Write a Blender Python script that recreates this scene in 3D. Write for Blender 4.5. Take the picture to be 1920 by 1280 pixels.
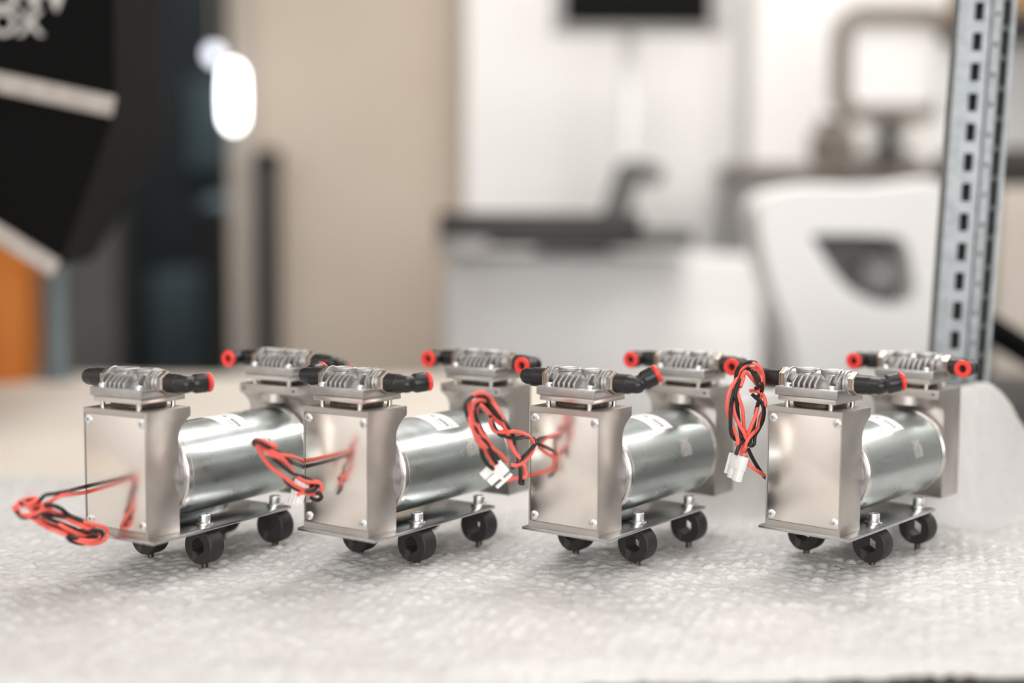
import bpy, bmesh, math, random
import numpy as np
from mathutils import Matrix, Vector
from math import pi, sin, cos, radians as R

for o in list(bpy.data.objects):
    bpy.data.objects.remove(o)
SC = bpy.context.scene
COL = SC.collection
MM = 0.001
PLATE_Z = 0.930          # height of the pumps' base plates above the floor (m)

# ------------------------------------------------------------------ camera
cam_d = bpy.data.cameras.new('camera')
cam = bpy.data.objects.new('camera', cam_d)
COL.objects.link(cam)
PITCH, ROLL = 0.08074, -0.006709
fw = Vector((0, cos(PITCH), -sin(PITCH)))
up = Vector((0, sin(PITCH), cos(PITCH)))
rt = Vector((1, 0, 0))
rr = rt * cos(ROLL) - up * sin(ROLL)
uu = rt * sin(ROLL) + up * cos(ROLL)
m = Matrix((rr, uu, -fw)).transposed().to_4x4()
m.translation = (0, 0, PLATE_Z + 0.2041)
cam.matrix_world = m
cam_d.sensor_width = 36.0
cam_d.lens = 2498.8 / 1920 * 36
cam_d.clip_start = 0.02
cam_d.clip_end = 60
cam_d.dof.use_dof = True
cam_d.dof.focus_distance = 0.942
cam_d.dof.aperture_fstop = 1.58
SC.camera = cam

# ------------------------------------------------------------------ world, lamps, exposure
SC.view_settings.view_transform = 'Standard'
SC.view_settings.look = 'None'
SC.view_settings.gamma = 1.0
SC.view_settings.use_curve_mapping = False
SC.view_settings.exposure = 0.0
w = bpy.data.worlds.new('overcast_daylight')
SC.world = w
w.use_nodes = True
wn = w.node_tree.nodes
wn['Background'].inputs[0].default_value = (1.0, 0.97, 0.93, 1)
wn['Background'].inputs[1].default_value = 0.40


def area(name, loc, rot, sx, sy, power, col=(1, 1, 1)):
    d = bpy.data.lights.new(name, 'AREA')
    d.shape = 'RECTANGLE'
    d.size, d.size_y = sx, sy
    d.energy = power
    d.color = col
    o = bpy.data.objects.new(name, d)
    o.location = loc
    o.rotation_euler = rot
    COL.objects.link(o)
    return o


# overhead panels of the workshop, then fills added for left wall, fronts and lobby
area('overhead_light', (0.45, 0.45, 2.78), (0, 0, 0), 1.8, 1.2, 14, (1, 0.97, 0.93))
area('overhead_light', (2.25, 2.6, 2.78), (0, 0, 0), 0.6, 0.7, 36, (1, 0.97, 0.94))
area('overhead_light', (0.35, 2.05, 2.78), (0, 0, 0), 0.9, 0.8, 26, (1, 0.97, 0.94))
area('overhead_light', (-1.7, -0.3, 2.78), (0, 0, 0), 0.9, 0.9, 15, (1, 0.97, 0.94))  # added fill, brightens the left wall and table that the covers reflect
area('front_fill', (0.3, -2.3, 1.6), (R(90), 0, 0), 3.2, 1.4, 76, (0.98, 0.98, 1.0))  # added frontal fill for camera-facing surfaces, no window is built here
area('lobby_fill', (-1.4, 4.9, 2.78), (0, 0, 0), 0.6, 0.6, 17, (0.85, 0.95, 1.0))  # added fill that lifts the dark lobby, no fixture behind it

# ------------------------------------------------------------------ materials
MATS = {}


def mat(name, col, rough=0.5, metal=0.0, spec=0.5, noise=None, bump=None, emit=None, trans=0.0, rough_noise=None, coat=0.0):
    """noise=(scale, second colour, low, high[, stretch]); bump=(scale, strength, distance[, stretch]); rough_noise=(scale, amount)"""
    if name in MATS:
        return MATS[name]
    mt = bpy.data.materials.new(name)
    mt.use_nodes = True
    nt = mt.node_tree
    N, L = nt.nodes, nt.links
    b = N['Principled BSDF']
    b.inputs['Base Color'].default_value = (*col, 1)
    b.inputs['Roughness'].default_value = rough
    b.inputs['Metallic'].default_value = metal
    b.inputs['Specular IOR Level'].default_value = spec
    b.inputs['Transmission Weight'].default_value = trans
    b.inputs['Coat Weight'].default_value = coat
    tc = N.new('ShaderNodeTexCoord')

    def tex(scale, detail=4.0, stretch=None):
        t = N.new('ShaderNodeTexNoise')
        t.inputs['Scale'].default_value = scale
        t.inputs['Detail'].default_value = detail
        if stretch:
            mp = N.new('ShaderNodeMapping')
            mp.inputs['Scale'].default_value = stretch
            L.new(tc.outputs['Object'], mp.inputs['Vector'])
            L.new(mp.outputs['Vector'], t.inputs['Vector'])
        else:
            L.new(tc.outputs['Object'], t.inputs['Vector'])
        return t
    if noise:
        t = tex(noise[0], 4.0, noise[4] if len(noise) > 4 else None)
        r = N.new('ShaderNodeValToRGB')
        r.color_ramp.elements[0].position = noise[2]
        r.color_ramp.elements[0].color = (*col, 1)
        r.color_ramp.elements[1].position = noise[3]
        r.color_ramp.elements[1].color = (*noise[1], 1)
        L.new(t.outputs['Fac'], r.inputs['Fac'])
        L.new(r.outputs['Color'], b.inputs['Base Color'])
    if rough_noise:
        t = tex(rough_noise[0], 3.0)
        mr = N.new('ShaderNodeMapRange')
        mr.inputs['From Min'].default_value = 0.35
        mr.inputs['From Max'].default_value = 0.7
        mr.inputs['To Min'].default_value = rough
        mr.inputs['To Max'].default_value = rough + rough_noise[1]
        L.new(t.outputs['Fac'], mr.inputs['Value'])
        L.new(mr.outputs['Result'], b.inputs['Roughness'])
    if bump:
        t = tex(bump[0], 5.0, bump[3] if len(bump) > 3 else None)
        bp = N.new('ShaderNodeBump')
        bp.inputs['Strength'].default_value = bump[1]
        bp.inputs['Distance'].default_value = bump[2]
        L.new(t.outputs['Fac'], bp.inputs['Height'])
        L.new(bp.outputs['Normal'], b.inputs['Normal'])
    if emit:
        b.inputs['Emission Color'].default_value = (*emit[0], 1)
        b.inputs['Emission Strength'].default_value = emit[1]
    MATS[name] = mt
    return mt


mat('milled_aluminium', (0.52, 0.49, 0.46), 0.36, 1.0, noise=(35, (0.60, 0.57, 0.54), 0.35, 0.7), bump=(60, 0.06, 0.0004, (8, 8, 1)), rough_noise=(40, 0.12))
mat('polished_steel_cover', (0.90, 0.84, 0.785), 0.175, 1.0, noise=(22, (0.83, 0.76, 0.70), 0.56, 0.64), rough_noise=(28, 0.08))
mat('cast_aluminium', (0.53, 0.52, 0.51), 0.42, 1.0, noise=(120, (0.43, 0.42, 0.41), 0.4, 0.75), bump=(260, 0.12, 0.0004))
mat('bright_plate', (0.74, 0.70, 0.66), 0.28, 1.0, bump=(60, 0.05, 0.0003, (8, 8, 1)))
mat('zinc_motor_can', (0.49, 0.535, 0.53), 0.27, 1.0, noise=(45, (0.43, 0.47, 0.465), 0.4, 0.7, (1, 0.25, 1)), rough_noise=(60, 0.10), bump=(900, 0.05, 0.0002))
mat('motor_ring_alu', (0.66, 0.63, 0.60), 0.25, 1.0)
mat('grey_casting', (0.55, 0.55, 0.56), 0.5, 1.0, noise=(160, (0.32, 0.32, 0.33), 0.5, 0.7))
mat('zinc_screw', (0.88, 0.91, 0.92), 0.32, 1.0)
mat('screw_recess', (0.16, 0.18, 0.20), 0.5, 0.3)
mat('base_steel', (0.56, 0.555, 0.55), 0.2, 1.0, rough_noise=(50, 0.06), noise=(300, (0.48, 0.475, 0.47), 0.5, 0.7))
mat('black_rubber', (0.022, 0.020, 0.019), 0.55, 0.0, 0.4, noise=(90, (0.085, 0.078, 0.072), 0.60, 0.78), bump=(300, 0.2, 0.0004))
mat('brass_stud', (0.33, 0.27, 0.20), 0.35, 1.0)
mat('diaphragm_dark', (0.03, 0.027, 0.024), 0.45)
mat('dark_ochre', (0.05, 0.038, 0.024), 0.35, 0.4)
mat('black_plastic', (0.013, 0.012, 0.012), 0.34, 0.0, 0.5, bump=(200, 0.05, 0.0003))
mat('red_plastic', (0.84, 0.06, 0.045), 0.35)
mat('hole_black', (0.006, 0.005, 0.005), 0.7)
mat('nickel_brass', (0.40, 0.335, 0.285), 0.34, 1.0)
mat('red_wire', (0.90, 0.145, 0.11), 0.38)
mat('black_wire', (0.016, 0.014, 0.013), 0.38)
mat('white_nylon', (0.88, 0.87, 0.85), 0.4)
mat('label_white', (0.84, 0.84, 0.83), 0.5)
mat('label_print', (0.10, 0.10, 0.10), 0.6)
mat('engraving', (0.50, 0.53, 0.53), 0.45, 1.0)
mat('etched_patch', (0.62, 0.62, 0.60), 0.5, 0.8, noise=(420, (0.42, 0.38, 0.34), 0.52, 0.6))

# ------------------------------------------------------------------ mesh building (millimetres in, metres out)


class MB:
    def __init__(s):
        s.bm = bmesh.new()

    def _tf(s, vs, M):
        if M is not None:
            bmesh.ops.transform(s.bm, matrix=M, verts=vs)

    def box(s, x0, x1, y0, y1, z0, z1, bev=0.0, seg=2, M=None):
        r = bmesh.ops.create_cube(s.bm, size=1.0)
        vs = r['verts']
        for v in vs:
            v.co = Vector(((x0 + x1) / 2 + v.co.x * (x1 - x0), (y0 + y1) / 2 + v.co.y * (y1 - y0), (z0 + z1) / 2 + v.co.z * (z1 - z0)))
        if bev > 0:
            es = list({e for v in vs for e in v.link_edges})
            g = bmesh.ops.bevel(s.bm, geom=es, offset=bev, segments=seg, affect='EDGES', profile=0.5)
            vs = list({v for f in g['faces'] for v in f.verts} | {v for v in vs if v.is_valid})
        s._tf(vs, M)
        return s

    def lathe(s, prof, axis='z', seg=32, c=(0, 0, 0), M=None, closed=False):
        """prof: list of (radius, height) swept round the axis; ends are capped"""
        rings = []
        allv = []
        for r, h in prof:
            ring = []
            if r < 1e-6:
                v = s.bm.verts.new((0, 0, h))
                ring = [v]
                allv.append(v)
            else:
                for k in range(seg):
                    a = 2 * pi * k / seg
                    v = s.bm.verts.new((r * cos(a), r * sin(a), h))
                    ring.append(v)
                    allv.append(v)
            rings.append(ring)
        pr = list(zip(rings, rings[1:]))
        if closed:
            pr.append((rings[-1], rings[0]))
        for a, b in pr:
            if len(a) == 1 and len(b) == 1:
                continue
            for k in range(seg):
                k2 = (k + 1) % seg
                if len(a) == 1:
                    s.bm.faces.new((a[0], b[k2], b[k])[::-1])
                elif len(b) == 1:
                    s.bm.faces.new((a[k], a[k2], b[0]))
                else:
                    s.bm.faces.new((a[k], a[k2], b[k2], b[k]))
        if not closed:
            for ring, fl in ((rings[0], True), (rings[-1], False)):
                if len(ring) > 2:
                    s.bm.faces.new(ring[::-1] if fl else ring)
        A = {'z': Matrix.Identity(4), 'x': Matrix.Rotation(pi / 2, 4, 'Y'), 'y': Matrix.Rotation(-pi / 2, 4, 'X')}[axis]
        s._tf(allv, Matrix.Translation(c) @ A)
        s._tf(allv, M)
        return s

    def cyl(s, r, h0, h1, axis='z', seg=32, c=(0, 0, 0), bev=0.0, M=None):
        if bev > 0:
            p = [(r - bev, h0), (r, h0 + bev), (r, h1 - bev), (r - bev, h1)]
        else:
            p = [(r, h0), (r, h1)]
        return s.lathe(p, axis, seg, c, M)

    def prism(s, poly, d0, d1, axis='x', M=None, bev=0.0):
        """poly in the plane across axis: x -> (y,z), y -> (x,z), z -> (x,y)"""
        def p3(a, b, d):
            return {'x': (d, a, b), 'y': (a, d, b), 'z': (a, b, d)}[axis]
        A = [s.bm.verts.new(p3(a, b, d0)) for a, b in poly]
        B = [s.bm.verts.new(p3(a, b, d1)) for a, b in poly]
        n = len(poly)
        fs = [s.bm.faces.new(A), s.bm.faces.new(B[::-1])]
        for k in range(n):
            fs.append(s.bm.faces.new((A[k], B[k], B[(k + 1) % n], A[(k + 1) % n])))
        bmesh.ops.recalc_face_normals(s.bm, faces=fs)
        vs = A + B
        if bev > 0:
            es = list({e for f in fs for e in f.edges if e.calc_face_angle(0) > R(50)})
            g = bmesh.ops.bevel(s.bm, geom=es, offset=bev, segments=2, affect='EDGES', profile=0.5)
            vs = list({v for f in g['faces'] for v in f.verts} | {v for v in vs if v.is_valid})
        s._tf(vs, M)
        return s

    def tube(s, pts, r, seg=8, res=5, smooth=True):
        P = [Vector(p) for p in pts]
        if smooth:
            Q = []
            n = len(P)
            for k in range(n - 1):
                p0, p1, p2, p3 = P[max(k - 1, 0)], P[k], P[k + 1], P[min(k + 2, n - 1)]
                for j in range(res):
                    t = j / res
                    Q.append(0.5 * ((2 * p1) + (p2 - p0) * t + (2 * p0 - 5 * p1 + 4 * p2 - p3) * t * t + (3 * p1 - p0 - 3 * p2 + p3) * t ** 3))
            Q.append(P[-1])
            P = Q
        prev = None
        rings = []
        nrm = None
        for k, p in enumerate(P):
            t = (P[min(k + 1, len(P) - 1)] - P[max(k - 1, 0)])
            if t.length < 1e-9:
                t = Vector((0, 0, 1))
            t.normalize()
            if nrm is None:
                nrm = t.orthogonal().normalized()
            nrm = (nrm - t * nrm.dot(t))
            if nrm.length < 1e-6:
                nrm = t.orthogonal()
            nrm.normalize()
            bi = t.cross(nrm)
            rings.append([s.bm.verts.new(p + (nrm * cos(2 * pi * j / seg) + bi * sin(2 * pi * j / seg)) * r) for j in range(seg)])
        for a, b in zip(rings, rings[1:]):
            for j in range(seg):
                s.bm.faces.new((a[j], a[(j + 1) % seg], b[(j + 1) % seg], b[j]))
        s.bm.faces.new(rings[0][::-1])
        s.bm.faces.new(rings[-1])
        return s

    def mesh(s, name, scale=MM, sharp=35):
        bm = s.bm
        bmesh.ops.recalc_face_normals(bm, faces=bm.faces[:])
        bmesh.ops.scale(bm, vec=(scale,) * 3, verts=bm.verts[:])
        for f in bm.faces:
            f.smooth = True
        for e in bm.edges:
            e.smooth = e.calc_face_angle(0) < R(sharp)
        me = bpy.data.meshes.new(name)
        bm.to_mesh(me)
        bm.free()
        return me


CACHE = {}


def part(name, key, fn, material, parent=None, M=None, scale=MM, label=None):
    """one mesh object; meshes with the same key are shared"""
    if key is None or key not in CACHE:
        mb = MB()
        fn(mb)
        me = mb.mesh(name, scale)
        for mm in (material if isinstance(material, (list, tuple)) else [material]):
            me.materials.append(MATS[mm])
        if key is not None:
            CACHE[key] = me
    else:
        me = CACHE[key]
    o = bpy.data.objects.new(name, me)
    COL.objects.link(o)
    if parent is not None:
        o.parent = parent
    if M is not None:
        o.matrix_local = M
    if label:
        o['label'] = label
    return o


def T(x, y, z):
    return Matrix.Translation((x * MM, y * MM, z * MM))


def tag(o, label, cat, group=None):
    o['label'] = label
    o['category'] = cat
    if group:
        o['group'] = group
    return o


def empty(name, loc, rz=0.0):
    o = bpy.data.objects.new(name, None)
    o.empty_display_size = 0.05
    o.location = loc
    o.rotation_euler = (0, 0, rz)
    COL.objects.link(o)
    return o


def structure(o):
    o['kind'] = 'structure'
    return o

# ------------------------------------------------------------------ the room and what stands far behind
mat('wall_beige', (0.66, 0.565, 0.465), 0.8, noise=(3, (0.70, 0.61, 0.51), 0.3, 0.7))
mat('wall_white', (0.90, 0.885, 0.865), 0.7, noise=(3, (0.93, 0.92, 0.905), 0.3, 0.7))
mat('wall_grey', (0.42, 0.415, 0.405), 0.7, noise=(3, (0.46, 0.455, 0.445), 0.3, 0.7))
mat('floor_grey', (0.075, 0.062, 0.055), 0.5, noise=(8, (0.10, 0.085, 0.075), 0.3, 0.7))
mat('ceiling_white', (0.85, 0.84, 0.82), 0.8, noise=(4, (0.82, 0.81, 0.79), 0.3, 0.7))
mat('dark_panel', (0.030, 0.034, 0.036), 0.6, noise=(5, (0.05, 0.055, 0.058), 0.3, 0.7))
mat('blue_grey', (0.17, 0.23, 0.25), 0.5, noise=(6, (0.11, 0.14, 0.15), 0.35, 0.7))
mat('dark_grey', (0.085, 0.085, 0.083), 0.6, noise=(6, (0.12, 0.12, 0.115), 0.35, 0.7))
mat('jamb_beige', (0.50, 0.45, 0.39), 0.6, noise=(6, (0.55, 0.5, 0.44), 0.35, 0.7))
mat('table_beige', (0.68, 0.615, 0.54), 0.6, noise=(14, (0.72, 0.655, 0.58), 0.35, 0.7))
mat('bubble_film', (0.59, 0.58, 0.565), 0.24, 0.0, 0.35, noise=(40, (0.625, 0.615, 0.60), 0.35, 0.7), bump=(520, 0.55, 0.0010), rough_noise=(120, 0.3))
mat('black_fabric', (0.004, 0.004, 0.004), 0.9, 0.0, 0.1, bump=(900, 0.2, 0.0006))
mat('webbing', (0.42, 0.38, 0.345), 0.8, noise=(60, (0.36, 0.32, 0.29), 0.4, 0.6))
mat('print_white', (0.50, 0.48, 0.46), 0.7)
mat('orange_plastic', (0.62, 0.20, 0.025), 0.32, noise=(6, (0.52, 0.15, 0.02), 0.35, 0.7))
mat('grey_paint', (0.23, 0.235, 0.235), 0.4)
mat('screen_black', (0.004, 0.004, 0.004), 0.7, 0.0, 0.1)
mat('monitor_grey', (0.42, 0.41, 0.40), 0.45)
mat('machine_white', (0.92, 0.915, 0.90), 0.4, noise=(5, (0.94, 0.935, 0.925), 0.3, 0.7))
mat('tray_black', (0.030, 0.028, 0.027), 0.5)
mat('device_white', (0.92, 0.915, 0.90), 0.35)
mat('device_dark', (0.06, 0.062, 0.064), 0.35, noise=(14, (0.11, 0.095, 0.085), 0.4, 0.7))
mat('steel_grey', (0.30, 0.305, 0.31), 0.4, 0.3)
mat('cabinet_grey', (0.23, 0.225, 0.22), 0.5, noise=(6, (0.27, 0.26, 0.255), 0.35, 0.7))
mat('taupe', (0.20, 0.17, 0.145), 0.6, noise=(10, (0.26, 0.225, 0.195), 0.35, 0.7))
mat('brown_board', (0.045, 0.034, 0.027), 0.6, noise=(10, (0.065, 0.05, 0.04), 0.35, 0.7))
mat('cardboard', (0.42, 0.26, 0.13), 0.8, noise=(20, (0.36, 0.22, 0.11), 0.35, 0.7))
mat('galvanised', (0.25, 0.268, 0.272), 0.42, 0.75, noise=(90, (0.20, 0.217, 0.222), 0.4, 0.65))
mat('green_leaf', (0.11, 0.14, 0.09), 0.6, noise=(30, (0.16, 0.19, 0.13), 0.4, 0.6))
mat('lamp_glow', (1, 1, 1), 0.5, emit=((0.93, 0.96, 1.0), 9.0))
mat('lamp_glow_dim', (1, 1, 1), 0.5, emit=((0.80, 0.85, 1.0), 2.2))


def mbox(name, x0, x1, y0, y1, z0, z1, material, parent=None, bev=0.0, label=None, M=None):
    return part(name, None, lambda b: b.box(x0, x1, y0, y1, z0, z1, bev, 2, M), material, parent, None, 1.0, label)


structure(mbox('floor', -3.2, 3.2, -2.4, 6.6, -0.1, 0, 'floor_grey'))
structure(mbox('ceiling', -3.2, 3.2, -2.4, 6.6, 2.8, 2.9, 'ceiling_white'))
structure(mbox('wall_left', -2.5, -2.4, -2.4, 3.7, 0, 2.8, 'wall_white'))
structure(mbox('wall_right', 2.6, 2.7, -2.4, 3.7, 0, 2.8, 'wall_grey'))
structure(mbox('wall_front', -2.5, 2.7, -2.5, -2.4, 0, 2.8, 'wall_beige'))
structure(mbox('wall_back', -0.700, -0.125, 3.7, 3.85, 0, 2.8, 'wall_beige'))
structure(mbox('wall_middle', -0.125, 2.7, 3.5, 3.85, 0, 2.8, 'wall_white'))
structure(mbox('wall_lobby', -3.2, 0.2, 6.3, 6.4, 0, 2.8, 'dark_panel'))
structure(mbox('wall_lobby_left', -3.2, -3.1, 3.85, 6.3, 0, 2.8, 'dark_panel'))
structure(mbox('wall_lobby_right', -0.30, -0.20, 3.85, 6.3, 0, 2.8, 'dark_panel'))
structure(mbox('trim_1', -0.775, -0.700, 3.66, 3.86, 0, 2.2, 'jamb_beige', bev=0.004))
structure(mbox('trim_2', -2.5, -0.700, 3.66, 3.86, 2.2, 2.8, 'jamb_beige'))
structure(mbox('trim_3', -2.5, -1.10, 3.70, 3.82, 0, 2.2, 'dark_grey'))
structure(mbox('trim_4', 0.585, 0.610, 3.46, 3.5, 1.28, 2.8, 'monitor_grey'))

# dim lobby seen through the doorway
t = empty('storage_cabinet', (-1.02, 5.0, 0))
tag(t, 'blue grey low cabinet standing in the dim doorway', 'cabinet')
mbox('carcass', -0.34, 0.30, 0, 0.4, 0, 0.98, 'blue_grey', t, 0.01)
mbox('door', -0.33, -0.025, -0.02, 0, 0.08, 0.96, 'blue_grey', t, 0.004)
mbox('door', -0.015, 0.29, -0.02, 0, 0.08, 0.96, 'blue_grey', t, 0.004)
t = empty('notice_board', (-1.36, 6.24, 1.42))
tag(t, 'faint bluish board on the dark wall beyond the doorway', 'board')
mbox('panel', -0.14, 0.14, 0, 0.05, 0, 0.42, 'blue_grey', t, 0.004)
mbox('board_frame', -0.16, 0.16, 0.02, 0.06, -0.02, 0, 'dark_grey', t)
t = empty('grey_bin', (-0.98, 4.6, 0))
tag(t, 'tall grey green bin in the dim doorway, in front of the low cabinet', 'bin')
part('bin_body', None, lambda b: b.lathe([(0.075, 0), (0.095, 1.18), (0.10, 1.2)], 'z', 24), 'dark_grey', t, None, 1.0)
part('bin_lid', None, lambda b: b.lathe([(0.102, 1.2), (0.102, 1.225), (0.05, 1.26)], 'z', 24), 'blue_grey', t, None, 1.0)

t = empty('globe_lamp', (-0.732, 3.3, 1.5656))
tag(t, 'small pale round lamp glowing before the dark doorway', 'lamp')
part('bulb', None, lambda b: b.lathe([(0.006, -0.019), (0.016, -0.013), (0.020, 0), (0.016, 0.013), (0.006, 0.019)], 'z', 20), 'lamp_glow_dim', t, None, 1.0)
part('cord', None, lambda b: b.cyl(0.0015, 0.018, 1.234, 'z', 8), 'wall_beige', t, None, 1.0)
t = empty('tube_lamp', (-0.686, 3.3, 1.463))
tag(t, 'white elongated lamp glowing beside the door jamb, below the round lamp', 'lamp')
part('tube', None, lambda b: b.lathe([(0.008, -0.078), (0.023, -0.06), (0.026, 0.0), (0.023, 0.06), (0.008, 0.078)], 'z', 20), 'lamp_glow', t, None, 1.0)
part('cord', None, lambda b: b.cyl(0.0015, 0.077, 1.337, 'z', 8), 'wall_beige', t, None, 1.0)

t = empty('black_tube', (-0.663, 3.62, 0))
tag(t, 'black upright tube leaning on the beige wall beside the door jamb', 'tube')
part('tube_body', None, lambda b: b.cyl(0.034, 0.0, 1.34, 'z', 20, bev=0.004), 'tray_black', t, None, 1.0)
part('end_cap', None, lambda b: b.cyl(0.036, 1.31, 1.355, 'z', 20, bev=0.006), 'black_fabric', t, None, 1.0)

# ------------------------------------------------------------------ table and bubble wrap
TOP = 0.8945
t = empty('work_table', (0, 0.7, 0))
tag(t, 'beige table top carrying the pumps and the wrap', 'table')
part('table_top', None, lambda b: b.prism([(-1.5, -0.06), (0.54, 0.05), (0.54, 0.43), (0.28, 0.43), (0.10, 0.60), (0.10, 1.52), (-1.5, 1.52)], TOP - 0.035, TOP, 'z'), 'table_beige', t, None, 1.0)
part('edge_shade', None, lambda b: b.prism([(-1.5, -0.0625), (0.54, 0.0475), (0.54, 0.05), (-1.5, -0.06)], TOP - 0.036, TOP + 0.0002, 'z'), 'brown_board', t, None, 1.0, 'dark strip painted as the shade under the front edge')  # added strip, darkness below the wrap edge put into its colour
for x, y in ((-1.42, 0.02), (0.38, 0.10), (-1.42, 1.44), (0.03, 1.44)):
    part('leg', None, lambda b: b.box(x - 0.025, x + 0.025, y - 0.025, y + 0.025, 0, TOP - 0.035, 0.003), 'grey_paint', t, None, 1.0)


def sstep(a, b, v):
    q = np.clip((v - a) / (b - a), 0, 1)
    return q * q * (3 - 2 * q)


def build_wrap():
    st = 0.00175
    xs = np.arange(-0.66, 0.53, st)
    n_y = 372
    X = np.repeat(xs[None, :], n_y, 0)
    f = np.linspace(0, 1, n_y)[:, None]
    yf = 0.6945 + 0.092 * (xs - 0.12)
    yb = 1.275 + 0.02 * (xs + 0.5) - 0.150 * sstep(0.16, 0.30, xs)
    Y = yf[None, :] + f * (yb - yf)[None, :]
    # bubbles on a triangular lattice
    p = 0.0112
    rb = 0.00475
    rng = np.random.RandomState(4)
    tab = rng.rand(256, 256)
    H = np.zeros_like(X)
    ph = p * math.sqrt(3) / 2
    th = 0.21
    U = X * cos(th) + Y * sin(th)
    V = -X * sin(th) + Y * cos(th)
    for dj in (-1, 0, 1):
        j = np.round(V / ph).astype(int) + dj
        cx0 = (j % 2) * p / 2
        i = np.round((U - cx0) / p).astype(int)
        du = U - (i * p + cx0)
        dv = V - j * ph
        d2 = (du * du + dv * dv) / rb ** 2
        amp = 0.0002 + 0.0016 * tab[i % 256, j % 256] ** 1.5
        H = np.maximum(H, amp * np.sqrt(np.clip(1 - d2, 0, 1)))
    z = TOP - 0.0030 + H
    # crinkles of the loose film
    def vnoise(fr, seed):
        g = np.random.RandomState(seed).rand(512, 512)
        u, v = X * fr + 50, Y * fr + 50
        iu, iv = np.floor(u).astype(int), np.floor(v).astype(int)
        fu, fv = u - iu, v - iv
        fu, fv = fu * fu * (3 - 2 * fu), fv * fv * (3 - 2 * fv)
        q = lambda a, b: g[(iu + a) % 512, (iv + b) % 512]
        return (q(0, 0) * (1 - fu) + q(1, 0) * fu) * (1 - fv) + (q(0, 1) * (1 - fu) + q(1, 1) * fu) * fv
    z += 0.0014 * np.abs(vnoise(150, 1) - 0.5) * 2 + 0.0011 * np.abs(vnoise(310, 2) - 0.5) * 2 + 0.0018 * vnoise(45, 3)
    z -= 0.0006
    # loose undulation of the sheet
    for k in range(9):
        a = rng.rand() * 2 * pi
        fr = 14 + 60 * rng.rand()
        z += 0.0011 / (1 + fr / 40) * (1 + np.sin((X * cos(a) + Y * sin(a)) * fr + 6 * rng.rand()))
    # the bunched-up end behind the right-hand pumps
    crest = 0.112 * sstep(0.02, 0.26, X) * (1 - 0.45 * sstep(0.395, 0.46, X))
    yr = Y + 0.02 * np.sin(X * 22)
    z += crest * sstep(1.085, 1.125, yr) * (1 - sstep(1.132, 1.19, yr))
    z += 0.004 * sstep(1.0, 1.08, Y) * np.sin(X * 60 + Y * 30) * sstep(0.1, 0.25, X)
    # the free front edge droops a little
    z -= 0.004 * (1 - sstep(0, 0.03, Y - yf[None, :]))
    z = np.maximum(z, TOP + 0.0005 + 0.3 * H)
    nv = X.size
    co = np.stack([X, Y, z], -1).reshape(-1, 3).astype(np.float32)
    ny, nx = X.shape
    idx = np.arange(nv).reshape(ny, nx)
    q = np.stack([idx[:-1, :-1], idx[:-1, 1:], idx[1:, 1:], idx[1:, :-1]], -1).reshape(-1, 4)
    me = bpy.data.meshes.new('bubble_wrap')
    me.vertices.add(nv)
    me.vertices.foreach_set('co', co.ravel())
    me.loops.add(q.size)
    me.loops.foreach_set('vertex_index', q.ravel().astype(np.int32))
    me.polygons.add(len(q))
    me.polygons.foreach_set('loop_start', np.arange(0, q.size, 4, dtype=np.int32))
    me.polygons.foreach_set('loop_total', np.full(len(q), 4, dtype=np.int32))
    me.polygons.foreach_set('use_smooth', np.ones(len(q), dtype=bool))
    me.update()
    me.validate()
    me.materials.append(MATS['bubble_film'])
    o = bpy.data.objects.new('bubble_wrap', me)
    COL.objects.link(o)
    o['kind'] = 'stuff'
    return tag(o, 'white translucent bubble wrap spread under the four pumps', 'bubble wrap')


build_wrap()

# ------------------------------------------------------------------ slotted rack post on the right
t = empty('rack_post', (0.3865, 1.155, 0))
tag(t, 'galvanised perforated rack post at the right edge of the photo', 'post')
lean = Matrix.Rotation(R(2.3), 4, 'Y')
t.matrix_world = Matrix.Translation((0.3475, 1.155, 0)) @ lean @ Matrix.Diagonal((0.88, 0.88, 1, 1))


def slotted(b, p0, p1, th, w, h, pitch, off, z0, z1):
    """vertical sheet from plan point p0 to p1 with one column of slots w wide and h high"""
    p0, p1 = Vector(p0), Vector(p1)
    L = (p1 - p0).length
    ang = math.atan2(p1.y - p0.y, p1.x - p0.x)
    M = Matrix.Translation((p0.x, p0.y, 0)) @ Matrix.Rotation(ang, 4, 'Z')
    c = L / 2
    if w == 0:
        b.box(0, L, 0, th, z0, z1, M=M)
        return
    b.box(0, c - w / 2, 0, th, z0, z1, M=M)
    b.box(c + w / 2, L, 0, th, z0, z1, M=M)
    z = z0 + off
    prev = z0
    while z + h < z1:
        b.box(c - w / 2, c + w / 2, 0, th, prev, z, M=M)
        prev = z + h
        z += pitch
    b.box(c - w / 2, c + w / 2, 0, th, prev, z1, M=M)


PT = 0.0016
Z0, Z1 = 0.60, 1.75
for nm, a, c_, w_, h_, of in (
        ('edge_flange', (-0.0245, 0.0), (-0.0165, -0.002), 0, 0, 0),
        ('slotted_face', (-0.0165, -0.002), (0.0040, -0.006), 0.0086, 0.0155, 0.004),
        ('centre_rib', (0.0040, -0.006), (0.0075, -0.0035), 0, 0, 0),
        ('slotted_face', (0.0075, -0.0035), (0.0155, -0.006), 0.0028, 0.0045, 0.008),
        ('slotted_side', (0.0155, -0.006), (0.0290, 0.006), 0.0145, 0.0205, 0.002),
        ('edge_flange', (0.0290, 0.006), (0.0330, 0.0055), 0, 0, 0)):
    part(nm, None, lambda b: slotted(b, a, c_, PT, w_, h_, 0.0255, of, Z0, Z1), 'galvanised', t, None, 1.0)
part('slot_shade', None, lambda b: b.box(-0.0245, 0.0355, 0.018, 0.0195, Z0, Z1), 'dark_panel', t, None, 1.0)  # dark sheet added so the slots look shaded inside
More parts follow.
